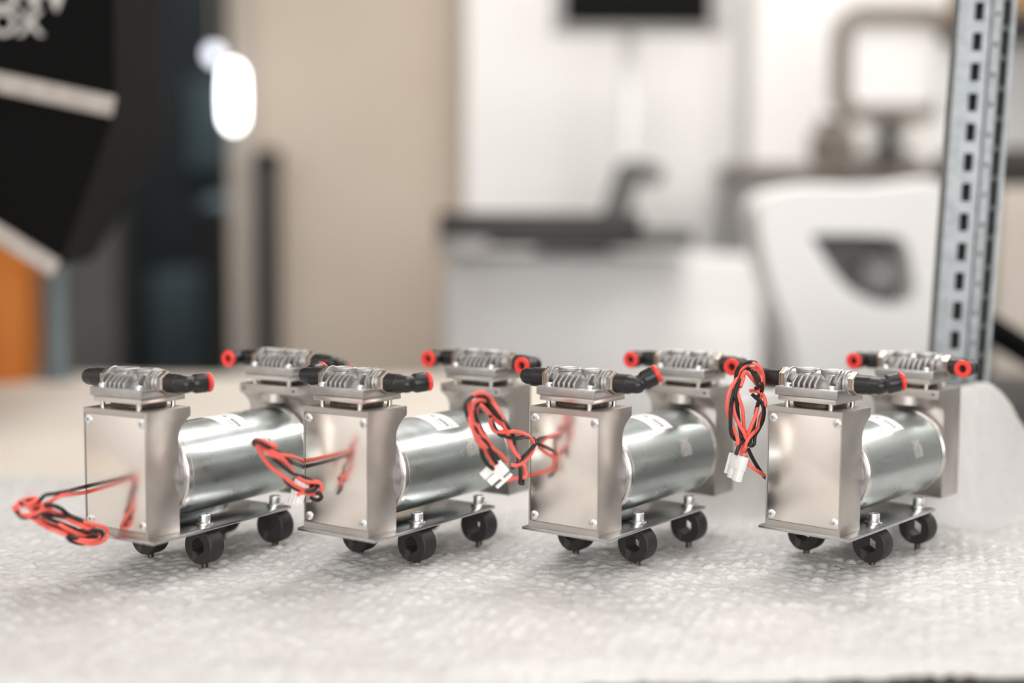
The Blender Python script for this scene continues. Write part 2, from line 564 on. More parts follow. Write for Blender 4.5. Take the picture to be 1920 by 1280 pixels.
part('side_sheet', None, lambda b: b.box(-0.0245, -0.0231, 0.0, 0.018, Z0, Z1), 'galvanised', t, None, 1.0)
part('foot', None, lambda b: b.box(-0.026, 0.026, -0.008, 0.032, 0.0, Z0, 0.001), 'galvanised', t, None, 1.0)

# ------------------------------------------------------------------ black softbox, upper left
t = empty('softbox', (-0.72, 1.6, 1.25))
tag(t, 'black fabric softbox with grey webbing strips at the upper left', 'softbox')


def softbox_mesh(b):
    o = Vector((-0.72, 1.6, 1.25))
    def v(x, y, z):
        return b.bm.verts.new(Vector((x, y, z)) - o)
    # three outlines: top, skirt seam, lower rim; front pair then back pair
    rings = [
        [v(-0.4263, 1.45, 1.66), v(-1.05, 1.45, 1.66), v(-1.05, 2.0, 1.66), v(-0.52, 2.0, 1.66)],
        [v(-0.4283, 1.45, 1.262), v(-1.05, 1.45, 1.395), v(-1.05, 2.0, 1.395), v(-0.52, 2.0, 1.262)],
        [v(-0.4990, 1.47, 1.0948), v(-0.86, 1.47, 1.312), v(-0.86, 1.85, 1.312), v(-0.58, 1.85, 1.0948)],
    ]
    for a, c in zip(rings, rings[1:]):
        for k in range(4):
            b.bm.faces.new((a[k], a[(k + 1) % 4], c[(k + 1) % 4], c[k]))
    b.bm.faces.new(rings[0])
    b.bm.faces.new(rings[2][::-1])


part('shell', None, softbox_mesh, 'black_fabric', t, None, 1.0)


def strip(b, p0, p1, wd, th):
    p0, p1 = Vector(p0), Vector(p1)
    d = p1 - p0
    L = d.length
    ang = math.atan2(d.z, d.x)
    b.box(0, L, -th, 0, -wd / 2, wd / 2, 0.0015, 2, Matrix.Translation(p0) @ Matrix.Rotation(-ang, 4, 'Y'))


part('webbing_strip', None, lambda b: strip(b, (-0.33, -0.150, 0.144), (0.2905, -0.150, 0.017), 0.0215, 0.003), 'webbing', t, None, 1.0)
part('webbing_strip', None, lambda b: strip(b, (-0.14, -0.131, 0.062), (0.218, -0.131, -0.158), 0.021, 0.003), 'webbing', t, None, 1.0)


def letters(b, txt, size, x_end, z, y):
    cu = bpy.data.curves.new('lettering', 'FONT')
    cu.body = txt
    cu.size = size
    cu.extrude = 0.0006
    cu.offset = size * 0.02
    cu.align_x = 'RIGHT'
    ob = bpy.data.objects.new('lettering', cu)
    COL.objects.link(ob)
    ev = ob.evaluated_get(bpy.context.evaluated_depsgraph_get())
    me = ev.to_mesh()
    vs = [b.bm.verts.new((x_end + q.co.x, y - q.co.z, z + q.co.y)) for q in me.vertices]
    for p in me.polygons:
        try:
            b.bm.faces.new([vs[i] for i in p.vertices])
        except ValueError:
            pass
    ev.to_mesh_clear()
    bpy.data.objects.remove(ob)
    bpy.data.curves.remove(cu)


part('lettering', None, lambda b: letters(b, 'BOX', 0.038, 0.2155, 0.0925, -0.1515), 'print_white', t, None, 1.0, 'white letters on the black cloth')
part('lettering', None, lambda b: letters(b, 'GLOW', 0.050, 0.2450, 0.1190, -0.1515), 'print_white', t, None, 1.0, 'white letters on the black cloth')
part('stand_pole', None, lambda b: b.cyl(0.011, -0.345, 0.1, 'z', 16, (-0.25, 0.22, 0)), 'grey_paint', t, None, 1.0)

part('stand_foot', None, lambda b: b.cyl(0.06, -0.3550, -0.340, 'z', 24, (-0.25, 0.22, 0), 0.003), 'grey_paint', t, None, 1.0)

t = empty('orange_tub', (-0.85, 2.13, TOP))
tag(t, 'glossy orange round tub on the far left of the table', 'tub')
part('tub_body', None, lambda b: b.lathe([(0.082, 0), (0.088, 0.01), (0.092, 0.24), (0.088, 0.245)], 'z', 40), 'orange_plastic', t, None, 1.0)
part('tub_lid', None, lambda b: b.lathe([(0.096, 0.235), (0.096, 0.262), (0.088, 0.27)], 'z', 40), 'orange_plastic', t, None, 1.0)
t = empty('grey_stand', (-0.726, 2.12, TOP))
tag(t, 'thin grey upright stand beside the orange tub', 'stand')
part('upright', None, lambda b: b.cyl(0.013, 0.01, 0.42, 'z', 16), 'blue_grey', t, None, 1.0)
part('foot', None, lambda b: b.cyl(0.028, 0.0, 0.012, 'z', 20, bev=0.002), 'blue_grey', t, None, 1.0)

# ------------------------------------------------------------------ white cart with keyboard tray, monitor on a pole
t = empty('equipment_cart', (0.18, 2.95, 0))
tag(t, 'white equipment cart in the blurred middle background under the keyboard tray', 'cart')
mbox('cart_body', -0.32, 0.34, -0.2, 0.3, 0.06, 1.092, 'machine_white', t, 0.02)
mbox('drawer_front', -0.29, 0.31, -0.212, -0.2, 0.55, 0.95, 'machine_white', t, 0.006)
mbox('drawer_front', -0.29, 0.31, -0.212, -0.2, 0.12, 0.52, 'machine_white', t, 0.006)
for x in (-0.27, 0.29):
    for y in (-0.14, 0.24):
        part('caster', None, lambda b: b.cyl(0.03, -0.012, 0.012, 'x', 16, (x, y, 0.03)), 'tray_black', t, None, 1.0)
t = empty('keyboard_tray', (0.05, 2.68, 1.115))
tag(t, 'flat black keyboard tray hanging out over the white cart', 'tray')
mbox('tray_slab', -0.195, 0.20, -0.10, 0.26, -0.008, 0.060, 'tray_black', t, 0.006)
mbox('side_wing', 0.20, 0.305, -0.06, 0.16, -0.006, 0.030, 'dark_grey', t, 0.005)
mbox('bracket', 0.0, 0.16, 0.12, 0.24, -0.0225, -0.008, 'machine_white', t, 0.002)
part('mouse_pad', None, lambda b: b.cyl(0.050, -0.02, 0.008, 'z', 28, (-0.145, -0.115, 0)), 'monitor_grey', t, None, 1.0)
t = empty('monitor', (0.262, 3.0, 1.093))
tag(t, 'black-screened monitor at the top centre on its pole', 'monitor')
mbox('casing', -0.177, 0.212, 0, 0.05, 0.487, 0.77, 'monitor_grey', t, 0.008)
mbox('screen', -0.152, 0.172, -0.004, 0.0, 0.505, 0.76, 'screen_black', t)
part('pole', None, lambda b: b.cyl(0.018, 0.0, 0.6, 'z', 20, (0.0, 0.075, 0)), 'machine_white', t, None, 1.0)


def arm_mesh(b):
    b.tube([(-0.05, 0.0, 0.03), (0.002, 0.04, 0.190)], 0.030, 12, 1, False)
    b.tube([(0.002, 0.04, 0.190), (0.07, 0.075, 0.175)], 0.022, 12, 1, False)


part('arm', None, arm_mesh, 'dark_grey', t, None, 1.0)

# ------------------------------------------------------------------ white machine with a rounded opening, bench, cabinet
t = empty('side_bench', (0.62, 2.35, 0))
tag(t, 'light side bench under the white machine', 'bench')
mbox('bench_top', -0.2, 0.18, -0.22, 0.35, 0.72, 0.76, 'machine_white', t, 0.004)
for x in (-0.17, 0.15):
    for y in (-0.19, 0.32):
        mbox('leg', x - 0.02, x + 0.02, y - 0.02, y + 0.02, 0, 0.72, 'grey_paint', t, 0.002)
t = empty('desktop_machine', (0.56, 2.2, 0.76))
tag(t, 'white desktop machine with a curved frame round a dark opening', 'machine')


def ss(poly, n=6):
    P = [Vector((a, b)) for a, b in poly]
    out = []
    L = len(P)
    for k in range(L):
        p0, p1, p2, p3 = P[k - 1], P[k], P[(k + 1) % L], P[(k + 2) % L]
        for j in range(n):
            q = j / n
            out.append(0.5 * ((2 * p1) + (p2 - p0) * q + (2 * p0 - 5 * p1 + 4 * p2 - p3) * q * q + (3 * p1 - p0 - 3 * p2 + p3) * q ** 3))
    return out


OUT = [(-0.163, 0.415), (-0.115, 0.452), (0.02, 0.455), (0.135, 0.462), (0.168, 0.40), (0.165, 0.22), (0.165, 0.0), (0.03, 0.0), (-0.075, 0.0), (-0.088, 0.12), (-0.105, 0.21), (-0.140, 0.30)]
INN = [(-0.072, 0.374), (-0.035, 0.376), (0.03, 0.375), (0.072, 0.368), (0.090, 0.32), (0.094, 0.275), (0.060, 0.262), (0.02, 0.272), (-0.012, 0.290), (-0.036, 0.315), (-0.055, 0.342), (-0.068, 0.362)]


def machine_frame(b):
    po, pi_ = ss(OUT), ss(INN)
    n = len(po)
    G = []
    for y in (-0.03, 0.0, 0.11):
        s_ = 0.985 if y < 0 else 1.0
        G.append(([b.bm.verts.new((p.x * s_, y, max(p.y * s_ + 0.003, 0.0005))) for p in po], [b.bm.verts.new((p.x * (2 - s_), y, 0.33 + (p.y - 0.33) * (2 - s_))) for p in pi_]))
    for (o0, i0), (o1, i1) in zip(G, G[1:]):
        for k in range(n):
            k2 = (k + 1) % n
            b.bm.faces.new((o0[k], o0[k2], o1[k2], o1[k]))
            b.bm.faces.new((i0[k], i1[k], i1[k2], i0[k2]))
    for g, fl in ((G[0], 1), (G[-1], 0)):
        for k in range(n):
            k2 = (k + 1) % n
            b.bm.faces.new((g[0][k], g[1][k], g[1][k2], g[0][k2]))


part('machine_frame', None, machine_frame, 'device_white', t, None, 1.0)
mbox('inner_back', -0.11, 0.12, 0.06, 0.10, 0.23, 0.40, 'device_dark', t)
part('rotor', None, lambda b: b.lathe([(0.030, 0.02), (0.034, 0.03), (0.034, 0.06)], 'y', 32, (0.052, 0, 0.312)), 'grey_paint', t, None, 1.0)
part('hub', None, lambda b: b.lathe([(0.012, 0.008), (0.015, 0.015), (0.015, 0.03)], 'y', 28, (0.055, 0, 0.312)), 'steel_grey', t, None, 1.0)

t = empty('grey_cabinet', (0.80, 3.25, 0))
tag(t, 'grey cabinet behind the white machine', 'cabinet')
mbox('carcass', -0.265, 0.5, 0, 0.2, 0, 1.275, 'cabinet_grey', t, 0.006)
mbox('top_board', -0.28, 0.52, -0.03, 0.2, 1.275, 1.305, 'taupe', t, 0.004)
mbox('door', -0.255, 0.115, -0.018, 0, 0.06, 1.26, 'cabinet_grey', t, 0.004)
mbox('door', 0.125, 0.49, -0.018, 0, 0.06, 1.26, 'cabinet_grey', t, 0.004)
t = empty('taupe_jar', (0.79, 3.32, 1.305))
tag(t, 'blurred taupe jar on the grey cabinet', 'jar')
part('jar_body', None, lambda b: b.lathe([(0.045, 0), (0.058, 0.02), (0.058, 0.075), (0.035, 0.10)], 'z', 24), 'taupe', t, None, 1.0)
part('jar_lid', None, lambda b: b.cyl(0.037, 0.10, 0.118, 'z', 24, bev=0.003), 'dark_grey', t, None, 1.0)
t = empty('green_plant', (0.93, 3.33, 1.305))
tag(t, 'small dull green plant on the grey cabinet beside the jar', 'plant')
part('pot', None, lambda b: b.lathe([(0.035, 0), (0.046, 0.05), (0.042, 0.05)], 'z', 24), 'taupe', t, None, 1.0)
rnd = random.Random(3)
for k in range(11):
    a = k * 2.4
    L_ = 0.05 + 0.05 * rnd.random()
    def leaf(b):
        tip = Vector((cos(a) * L_, sin(a) * L_ * 0.7, 0.06 + 0.07 * rnd.random()))
        mid = tip * 0.55 + Vector((0, 0, 0.045))
        sd = Vector((-sin(a), cos(a), 0)) * 0.014
        vs = [b.bm.verts.new(p) for p in ((0, 0, 0.045), mid + sd, tip, mid - sd, mid + Vector((0, 0, -0.006)))]
        b.bm.faces.new((vs[0], vs[1], vs[4]))
        b.bm.faces.new((vs[1], vs[2], vs[4]))
        b.bm.faces.new((vs[2], vs[3], vs[4]))
        b.bm.faces.new((vs[3], vs[0], vs[4]))
    part('leaf', None, leaf, 'green_leaf', t, None, 1.0)

t = empty('wall_display', (0.815, 3.0, 1.305))
tag(t, 'pale panel in a rounded grey brown frame, upper right, left of the rack post', 'display')


def rounded(b, x0, x1, z0, z1, r, wd, y0, y1):
    def loop(off):
        pts = []
        for cx, cz, a0 in ((x1 - r, z1 - r, 0), (x0 + r, z1 - r, 90), (x0 + r, z0 + r, 180), (x1 - r, z0 + r, 270)):
            for k in range(7):
                a = R(a0 + 15 * k)
                pts.append((cx + (r - off) * cos(a), cz + (r - off) * sin(a)))
        return pts
    A, B = loop(0), loop(wd)
    n = len(A)
    V = [[b.bm.verts.new((p[0], y, p[1])) for p in S] for y in (y0, y1) for S in (A, B)]
    for k in range(n):
        k2 = (k + 1) % n
        for p, q in ((0, 1), (1, 3), (3, 2), (2, 0)):
            b.bm.faces.new((V[p][k], V[p][k2], V[q][k2], V[q][k]))


part('display_frame', None, lambda b: rounded(b, -0.105, 0.16, 0.085, 0.335, 0.06, 0.034, -0.02, 0.03), 'taupe', t, None, 1.0)
mbox('display_panel', -0.08, 0.135, 0.0, 0.02, 0.11, 0.31, 'machine_white', t)
part('display_foot', None, lambda b: b.tube([(0.03, 0.03, 0.0), (0.03, 0.03, 0.06), (0.02, 0.02, 0.12)], 0.02, 12, 3), 'tray_black', t, None, 1.0)
part('foot_plate', None, lambda b: b.cyl(0.07, 0.0, 0.012, 'z', 24, (0.03, 0.03, 0)), 'tray_black', t, None, 1.0)

# right edge
t = empty('wall_shelf', (1.12, 2.65, 1.265))
tag(t, 'dark brown shelf board right of the rack post', 'shelf')
mbox('board', -0.20, 0.4, 0, 0.28, 0, 0.045, 'brown_board', t, 0.003)
mbox('board', -0.20, 0.4, 0, 0.28, 0.285, 0.31, 'brown_board', t, 0.003)
mbox('side_panel', 0.38, 0.4, 0, 0.28, 0.045, 0.285, 'brown_board', t)
mbox('back_panel', -0.20, 0.4, 0.27, 0.28, 0.045, 0.285, 'machine_white', t)
mbox('leg', 0.35, 0.4, 0.2, 0.28, -1.265, 0, 'brown_board', t)
mbox('leg', -0.20, -0.17, 0.22, 0.28, -1.265, 0, 'taupe', t)
t = empty('carton', (1.05, 2.78, 1.575))
tag(t, 'brown cardboard carton on top of the dark shelf', 'box')
mbox('carton_body', -0.12, 0.2, -0.11, 0.13, 0, 0.2, 'cardboard', t, 0.003)
mbox('tape', 0.015, 0.065, -0.112, 0.132, 0.1985, 0.2015, 'taupe', t)
t = empty('taupe_screen', (0.98, 2.3, 0))
tag(t, 'plain taupe room divider behind the rack post on the right', 'divider')
mbox('divider_panel', -0.14, 0.6, 0, 0.03, 0.08, 1.22, 'jamb_beige', t, 0.004)
mbox('divider_foot', -0.12, -0.08, -0.15, 0.18, 0, 0.08, 'grey_paint', t)
mbox('divider_foot', 0.5, 0.54, -0.15, 0.18, 0, 0.08, 'grey_paint', t)
t = empty('black_case', (0.70, 1.6, 0))
tag(t, 'black case behind the wrap at the lower right edge of the photo', 'case')
mbox('case_body', -0.125, 0.2, 0, 0.3, 0.0, 0.94, 'tray_black', t, 0.02)
part('case_handle', None, lambda b: b.tube([(-0.11, 0.1, 0.93), (-0.112, 0.1, 1.02), (-0.06, 0.1, 1.0), (0.05, 0.1, 0.93)], 0.018, 12, 4), 'black_fabric', t, None, 1.0)

# wire runs of the four pumps, in each pump's own millimetres
WIRES = [
 [
  ('red', [(-42.1,15.6,22.7),(-30.4,2.5,25.7),(-19.9,-14.1,28.8),(-6.1,-33.8,32.8),(-7.8,-40.5,32.6),(-12.4,-43.9,29.1),(-15.7,-46.4,27.4),(-15.7,-52.7,27.7),(-14.4,-59.9,28.8),(-15.6,-63.1,31.3),(-17.6,-57.9,33),(-17.4,-52,32.5),(-14.9,-52.4,31.4),(-13.9,-59.4,30.2),(-16.5,-64.2,29.3),(-20.6,-65.3,28.3),(-21,-63.2,25),(-17.4,-61.9,22.7),(-13,-56.8,23.3),(-12.1,-48.7,24.9),(-13.4,-41.4,22.3),(-10.5,-32.2,17.7),(-4.8,-26.2,14.3),(0,-18.4,10.8),(0.3,-11.1,7.9),(-1.2,-6,3.4),(-1.6,-8.5,-1.4),(-1.3,-17.5,-2.4),(-2.5,-24.9,-0.5),(-7.8,-31.3,3.8),(-12.4,-36.2,9.4),(-14.1,-45.5,13.5),(-12.9,-53.5,19.1)]),
  ('red', [(-20.4,-61.3,31.2),(-19,-64.7,28),(-15.8,-64.9,24.5),(-15,-59.5,21.8),(-16.5,-52.2,19.2),(-15.5,-46,17.4),(-10.8,-41.1,15.3),(-6.3,-36.1,10.8),(-5.2,-28,6.1),(-5.4,-18.4,2.3),(-4.1,-13.9,2.3),(-1.7,-17,5.8),(-2.3,-24.8,9.9),(-7,-31.7,14.7),(-12,-36.3,19),(-14.1,-44.3,25),(-12.6,-50.9,28.8)]),
  ('red', [(-17.4,-64.1,33.1),(-14.4,-61.6,30.5),(-14.9,-56,25.1),(-16.7,-50.3,18.8),(-14.7,-45.1,12.3),(-9.5,-40.6,9.4),(-6.4,-36.1,6.4)]),
  ('black', [(-42,15.7,27),(-30.3,2.6,29.9),(-19.8,-14.1,32.2),(-8.7,-31.5,34.7),(-8.8,-42.4,34.7),(-10.7,-48.7,34.5),(-14.7,-49.9,31),(-17,-50.6,29.7),(-17.1,-58.4,32.2),(-15.5,-64.1,31.5),(-14.8,-59.6,28.7),(-16.6,-53.7,26),(-17,-50.7,29),(-13.1,-47.8,27.5),(-8.9,-44.3,27),(-8.2,-37.8,23.4),(-9.6,-31.1,18.3),(-7.6,-23.7,14.2),(-2.5,-18.9,11)]),
  ('red', [(-15.9,-51.7,26.1),(-15,-44.5,22),(-10.5,-39.5,19),(-5.8,-34.6,16.5),(-4.3,-26.7,12.2),(-4.6,-17,7.7),(-3.4,-11.6,4.2),(-1.2,-14.7,0.6),(-1.4,-22.1,0.5),(-5.5,-27.8,2.6),(-10.6,-32.3,6.6),(-13.4,-40.8,10.9),(-13,-50.8,15.7),(-12.9,-56.2,20)]),
  ('black', [(-18.1,-55.8,29.8),(-13.6,-52.8,24.7),(-9.9,-47.2,19),(-9.6,-38.5,14.5),(-9.8,-29.3,9.8),(-6.7,-22.8,6),(-1.6,-19,5.1),(0.3,-17,2.7),(-3.8,-19.8,1.7),(-8.5,-25,4)]),
  ('black', [(-17,-66.8,26.8),(-15.5,-63.5,22.2),(-16.3,-55,20.8),(-17,-50,21.6),(-12.8,-43.8,20.3),(-6.5,-35.7,18),(-3.8,-27.1,14.6),(-4.8,-19.6,11.6),(-4.6,-14.2,8.3)]),
  ('black', [(-14,-56.1,20.9),(-14.7,-46.7,15.1),(-12.3,-36.3,10.5),(-6,-27.2,7.7),(-0.8,-20.6,7.2),(0.1,-13.4,5.4),(-2.3,-9.8,1.8),(-4.4,-14.6,-1.2),(-5.1,-26.3,1.7),(-6.1,-35.5,5.9),(-7.2,-31.8,1.7),(-7.4,-22.4,-2.2),(-4.9,-17.1,-2)]),
 ],
 [
  ('red', [(-11,-63.2,67.7),(-12.8,-57.1,60.2),(-11.2,-50.4,51.5),(-7.6,-42.9,44.7),(-6.3,-35,38.5),(-7.6,-24.2,32.8),(-8.4,-16.3,31),(-6.4,-13,32.2),(-3.7,-13.1,34.9),(-4.3,-16.6,36.8),(-7.8,-22.5,38.3),(-9.8,-27.3,42.2),(-8.5,-34,47.6),(-6.8,-41.1,53.9),(-8.2,-47.5,59.4),(-11.5,-51.9,62.4),(-12.8,-58.9,66)]),
  ('red', [(-13,-59.9,68.4),(-10.5,-52.9,63.6),(-7.5,-48.2,60),(-7.4,-40.4,57.8),(-9.1,-30.5,55.3),(-27.7,-2.3,46.9),(-34.2,8.2,42.8)]),
  ('red', [(-10,-57.9,63.4),(-7.7,-51.9,59.5),(-8.4,-42,54.4),(-10,-32.4,47.7),(-10,-34.4,49.4),(-8.3,-44.8,56.2)]),
  ('red', [(-5.7,-30.3,30.2),(-7.4,-24.4,30.7),(-8.3,-15.2,28),(-6.3,-11,28),(-3.4,-9.9,31.1),(-3.5,-11.9,35.7),(-6.8,-16,37.2),(-8.8,-19.4,35.8)]),
  ('red', [(-12.1,-63,71.2),(-12.7,-57,69.3),(-10.1,-52,66.8),(-7.6,-50,65.6),(-8.4,-48.5,64.1)]),
  ('black', [(-12.9,-63.3,67),(-10.4,-66.4,70.4),(-8.7,-63.6,69.8),(-9.8,-53.6,64.7),(-11.4,-44.2,60.5),(-10.4,-39.9,58.1),(-7.1,-35.5,53.1),(-27.8,-2.3,43),(-34.2,8.2,39.3)]),
  ('black', [(-8.4,-51.2,57.5),(-7.2,-43.3,51.4),(-8.7,-33.7,45.6),(-9.6,-25.4,41.9),(-7.3,-20.3,39.5),(-4,-15.6,36.2),(-3.8,-12.3,33.8)]),
  ('black', [(-7.7,-42.2,43.7),(-9.7,-34.2,37),(-9.6,-26.2,32.5),(-6.5,-21.2,31.1),(-3.9,-17.1,31.4),(-4.6,-12.8,32.9),(-7.3,-12.6,34.2),(-8,-16.1,33.7)]),
  ('black', [(-8,-15.5,25.6),(-7,-10.3,23.2),(-4,-9.3,25.1),(-3.2,-11.6,28),(-5.5,-12.6,28.8)]),
 ],
 [
  ('red', [(-26.3,-43.6,48.6),(-28.7,-46.1,55.2),(-28.6,-53.7,62.3),(-27,-62.9,70.3),(-27.1,-67.4,77.5),(-29.3,-67.2,85.5),(-30.9,-66.3,92.4),(-29.3,-64.6,97.3),(-26.7,-61.8,99.7),(-26.2,-55.2,99.2),(-27.8,-46.8,95.2),(-28.3,-41.4,90.7),(-26.2,-38.6,85),(-23.9,-37.8,80.6),(-27.4,-28.3,74.1)]),
  ('red', [(-26.7,-29,49.7),(-25.7,-35.2,54.6),(-24.7,-45,60),(-26.2,-54,64.3),(-29.2,-58.3,69.6),(-30.3,-61.9,77.6),(-28.6,-65.1,87.5),(-26.8,-66.1,93.3),(-27.3,-60.1,94.8),(-28.8,-50.8,93.3),(-28.3,-44.1,90.7),(-25.6,-41.2,86.4),(-24,-39.6,81.9),(-25,-35.4,76.2),(-26.4,-28.6,66.2),(-25.5,-24,58.3),(-22.5,-20.3,51.3),(-20.9,-16.5,44.6),(-22.4,-13,39.3),(-29,-0.7,35.9),(-39,17,32.4)]),
  ('red', [(-26.1,-45.8,61.6),(-25.4,-53.3,68.2),(-27.4,-58,74.1),(-29.8,-58.5,80.6),(-29.7,-59.2,87.4),(-27.2,-59.3,91.7),(-25.8,-55.7,89),(-26.8,-47.9,84.2),(-27.8,-38.2,78.6),(-26.3,-32.6,73.5),(-23.9,-33,71.6)]),
  ('red', [(-25.2,-49.1,82.2),(-27.1,-46.8,77.3),(-28.2,-41.3,72.1),(-26.1,-33.7,70.6),(-22.6,-25.2,70.2),(-21.2,-15.5,67.5),(-22.3,-6,62.8),(-23.1,-2.5,57.6),(-22.1,-7.1,52.5),(-21.1,-16.4,48.6),(-22.4,-23.2,46.8),(-25.3,-26.1,47.4)]),
  ('red', [(-25.9,-31.8,37),(-25.9,-24.1,37),(-23.2,-18.2,37.6),(-20.7,-14.8,38.6),(-21.8,-16.3,46.8),(-24.9,-20,54.4),(-26.2,-26,62.5),(-24.7,-31.9,69.1)]),
  ('black', [(-26.9,-34.4,49.8),(-25.6,-43.7,56.3),(-25.3,-52.5,64.2),(-27.5,-56.9,71.8),(-30.3,-62.4,77.7),(-30.3,-67.8,84.9),(-28.2,-72.6,91.1),(-27.4,-71.6,95.4),(-28.8,-64.5,97.4),(-29.9,-55.9,96.7),(-28.3,-50.7,95),(-25.4,-47.1,87.6),(-24.1,-38.5,80.1),(-25.1,-27.6,72),(-25.7,-20.9,62.5),(-24.2,-21,55.2),(-21.7,-20.4,46.2),(-21.8,-19.6,38.6),(-24,-17.1,33.9),(-24.4,-13,32.7),(-22.9,-15.6,35.6)]),
  ('black', [(-24.8,-42.8,50.6),(-25.3,-49.7,59.9),(-27.7,-51.1,68.3),(-29.7,-54.2,75.7),(-28.7,-59,80.8),(-26.9,-64.1,87.6),(-26.9,-62.4,91.5),(-28.6,-54.7,91.7),(-28.8,-46.2,88.3),(-26.4,-41.1,83),(-23.8,-37,78.8)]),
  ('black', [(-25.8,-49.2,83.3),(-27.6,-43.1,76.9),(-27.6,-36.5,69.4),(-24.8,-31.7,67.3),(-22,-24.1,65.7),(-21.7,-12.9,65.3),(-22.8,-3.3,62.7),(-22.6,-1,59.2),(-21.3,-8.4,56.2),(-20.9,-16.6,52.7),(-23.2,-22.2,47.4),(-25.9,-25.2,44.7)]),
  ('black', [(-29.3,-54.1,63.4),(-28.9,-53.2,56.6),(-26.2,-51.2,51.1),(-24.7,-46.7,47.2)]),
 ],
 [
  ('red', [(-48,-2,47.2),(-49.3,0.9,51.6),(-47.3,2,57.7),(-43.6,2,66.4),(-41.3,4.9,75.3),(-41.8,9.8,83.7),(-41.9,13.9,90.9),(-40.1,13.4,100),(-39.4,8.8,108.7),(-42.1,4.7,113.1),(-46.9,2.8,112.4),(-50.3,0.1,108.5),(-50.9,-5.7,102.2),(-51.9,-12.9,94.6),(-53.3,-13.7,86.4),(-54.9,-10.1,78.4),(-53.8,-6.7,70),(-50.4,-6.5,64.3),(-47.9,-6.9,58.7),(-49.1,-6.1,55.4),(-49.5,-0.5,57)]),
  ('red', [(-47.9,3.4,48.8),(-46.2,1.8,56.4),(-45.5,-2.5,63.6),(-48.4,-5.8,71.2),(-52.1,-5.6,78.3),(-52.8,-4.7,85.6),(-49.3,-4,99.2),(-45.9,-2.9,107.6),(-45,1.3,105.1),(-44.2,8.8,99.3),(-42.1,12.7,93.9),(-39.7,10.9,89.8)]),
  ('red', [(-46.6,-1,51.4),(-43.8,-0.2,59.1),(-42.9,5.2,63.1),(-42.6,11.7,66.9),(-41.6,12.7,74.4),(-38.6,11.7,79.3),(-37,11.6,84.7),(-39.4,12.5,89.7),(-43.6,10.9,92.9),(-45.8,5.2,93.5)]),
  ('red', [(-44.9,-1.7,52.4),(-46.3,1.5,57.1),(-48.1,3.2,62.8),(-47.9,0.5,69.8),(-46.6,-3.4,80),(-48,-5.8,88.3),(-51.6,-5.8,97),(-52.3,-3.4,102.7),(-48.1,-0.5,105),(-47.6,-5.4,97.2),(-46.7,-2.8,103.8)]),
  ('red', [(-45.7,5.2,109.6),(-44.3,10,109),(-41.1,10.4,105.4),(-39,8.6,101.3),(-40.9,7.6,98.2)]),
  ('red', [(-47.1,3.6,46.3),(-44.6,1.7,42.3),(-40.9,4.4,37.8),(-39.1,11.7,33.7),(-40.7,20.3,30.5),(-46,35.6,26.2)]),
  ('black', [(-49,-7.4,48.5),(-47.4,-5.5,55.6),(-47,0.9,59.4),(-50.4,-0.6,57.7),(-51.8,-6.8,60.5),(-51.2,-11.6,67),(-51.5,-11.5,77.4),(-52.9,-7.5,88.1),(-52.6,-4.1,97.5),(-50.9,-5.7,106.7),(-47.3,-5,112.8),(-44.9,0.8,114.4),(-44.2,8.3,113.6),(-42.5,12.7,108.2)]),
  ('black', [(-47,-3.5,59.9),(-49.9,-1.8,67.6),(-51,-1.8,75),(-50.1,-5.6,85.9),(-49.4,-9.1,92.2),(-48.8,-5,101.6),(-48.2,2.3,108.9),(-46.2,6.1,108),(-42.6,6,102.7),(-40.2,6.4,96.9),(-42.6,6.3,95.2)]),
  ('black', [(-45.4,7.2,90.8),(-43.6,9.6,88.1),(-39.5,10.1,85.4),(-37.6,10.7,79.5),(-39.3,12.5,72.4),(-42.3,12.7,66.1),(-43.3,8.9,61.1),(-41.8,5.1,55.7),(-43.1,1.5,54.8),(-44.4,5,59.9),(-44.5,9.2,68.5),(-42.9,8.8,79.2),(-40.3,7.1,85.6)]),
  ('black', [(-44.2,7.1,107),(-40.6,6.9,102.8),(-39,9.4,97.5),(-40.9,12.2,92.6),(-44,10.4,88)]),
  ('black', [(-43.6,0.4,52.3),(-43.1,3.4,47.5),(-42.7,10.2,39.9),(-40.3,15.2,32.7),(-40.7,20.3,29.3),(-46,35.6,25.4)]),
 ],
]
# ------------------------------------------------------------------ the pumps
HOUSING = [(1.0, 0), (30.7, 0), (30.7, 65.5), (31.4, 68.6), (33.6, 72.0), (37.2, 75.4), (42.4, 78.6), (42.4, 85), (1.0, 85)]


def housing_mesh(b):
    b.prism(HOUSING, -28.75, 28.75, 'x', bev=0.35)
    # frame round the recessed cover
    b.box(-28.75, -27.5, 0, 1.2, 0, 85)
    b.box(28.1, 28.75, 0, 1.2, 0, 85)
    b.box(-27.5, 28.1, 0, 1.2, 0, 4.3)
    b.box(-27.5, 28.1, 0, 1.2, 81.2, 85)
    # round seat of the diaphragm drive under the overhanging lip
    b.cyl(11.5, 71.5, 79, 'z', 32, (0, 35.0, 0), 0.8)


def screw_mesh(b):       # countersunk screw facing -y
    b.lathe([(3.0, 0.0), (3.0, 0.45), (2.5, 0.75), (0, 0.85)], 'y', 20, M=Matrix.Rotation(pi, 4, 'Z'))


def cross_mesh(b):
    for a in (0.3, 0.3 + pi / 2):
        b.box(-1.2, 1.2, -0.95, -0.7, -0.26, 0.26, M=Matrix.Rotation(a, 4, 'Y'))


FIN = [(3.0, 98), (3.0, 102.2), (3.8, 103.3), (8.8, 107.6), (11.0, 107.6), (14.5, 105.0), (29.5, 105.0), (33.0, 107.6), (35.2, 107.6), (40.2, 103.3), (41.0, 102.2), (41.0, 98)]
RIB = [(8.6, 98), (8.6, 104.4), (12.5, 107.8), (31.5, 107.8), (35.4, 104.4), (35.4, 98)]


def fin_mesh(b):
    b.prism(FIN, -0.95, 0.95, 'x', bev=0.5)


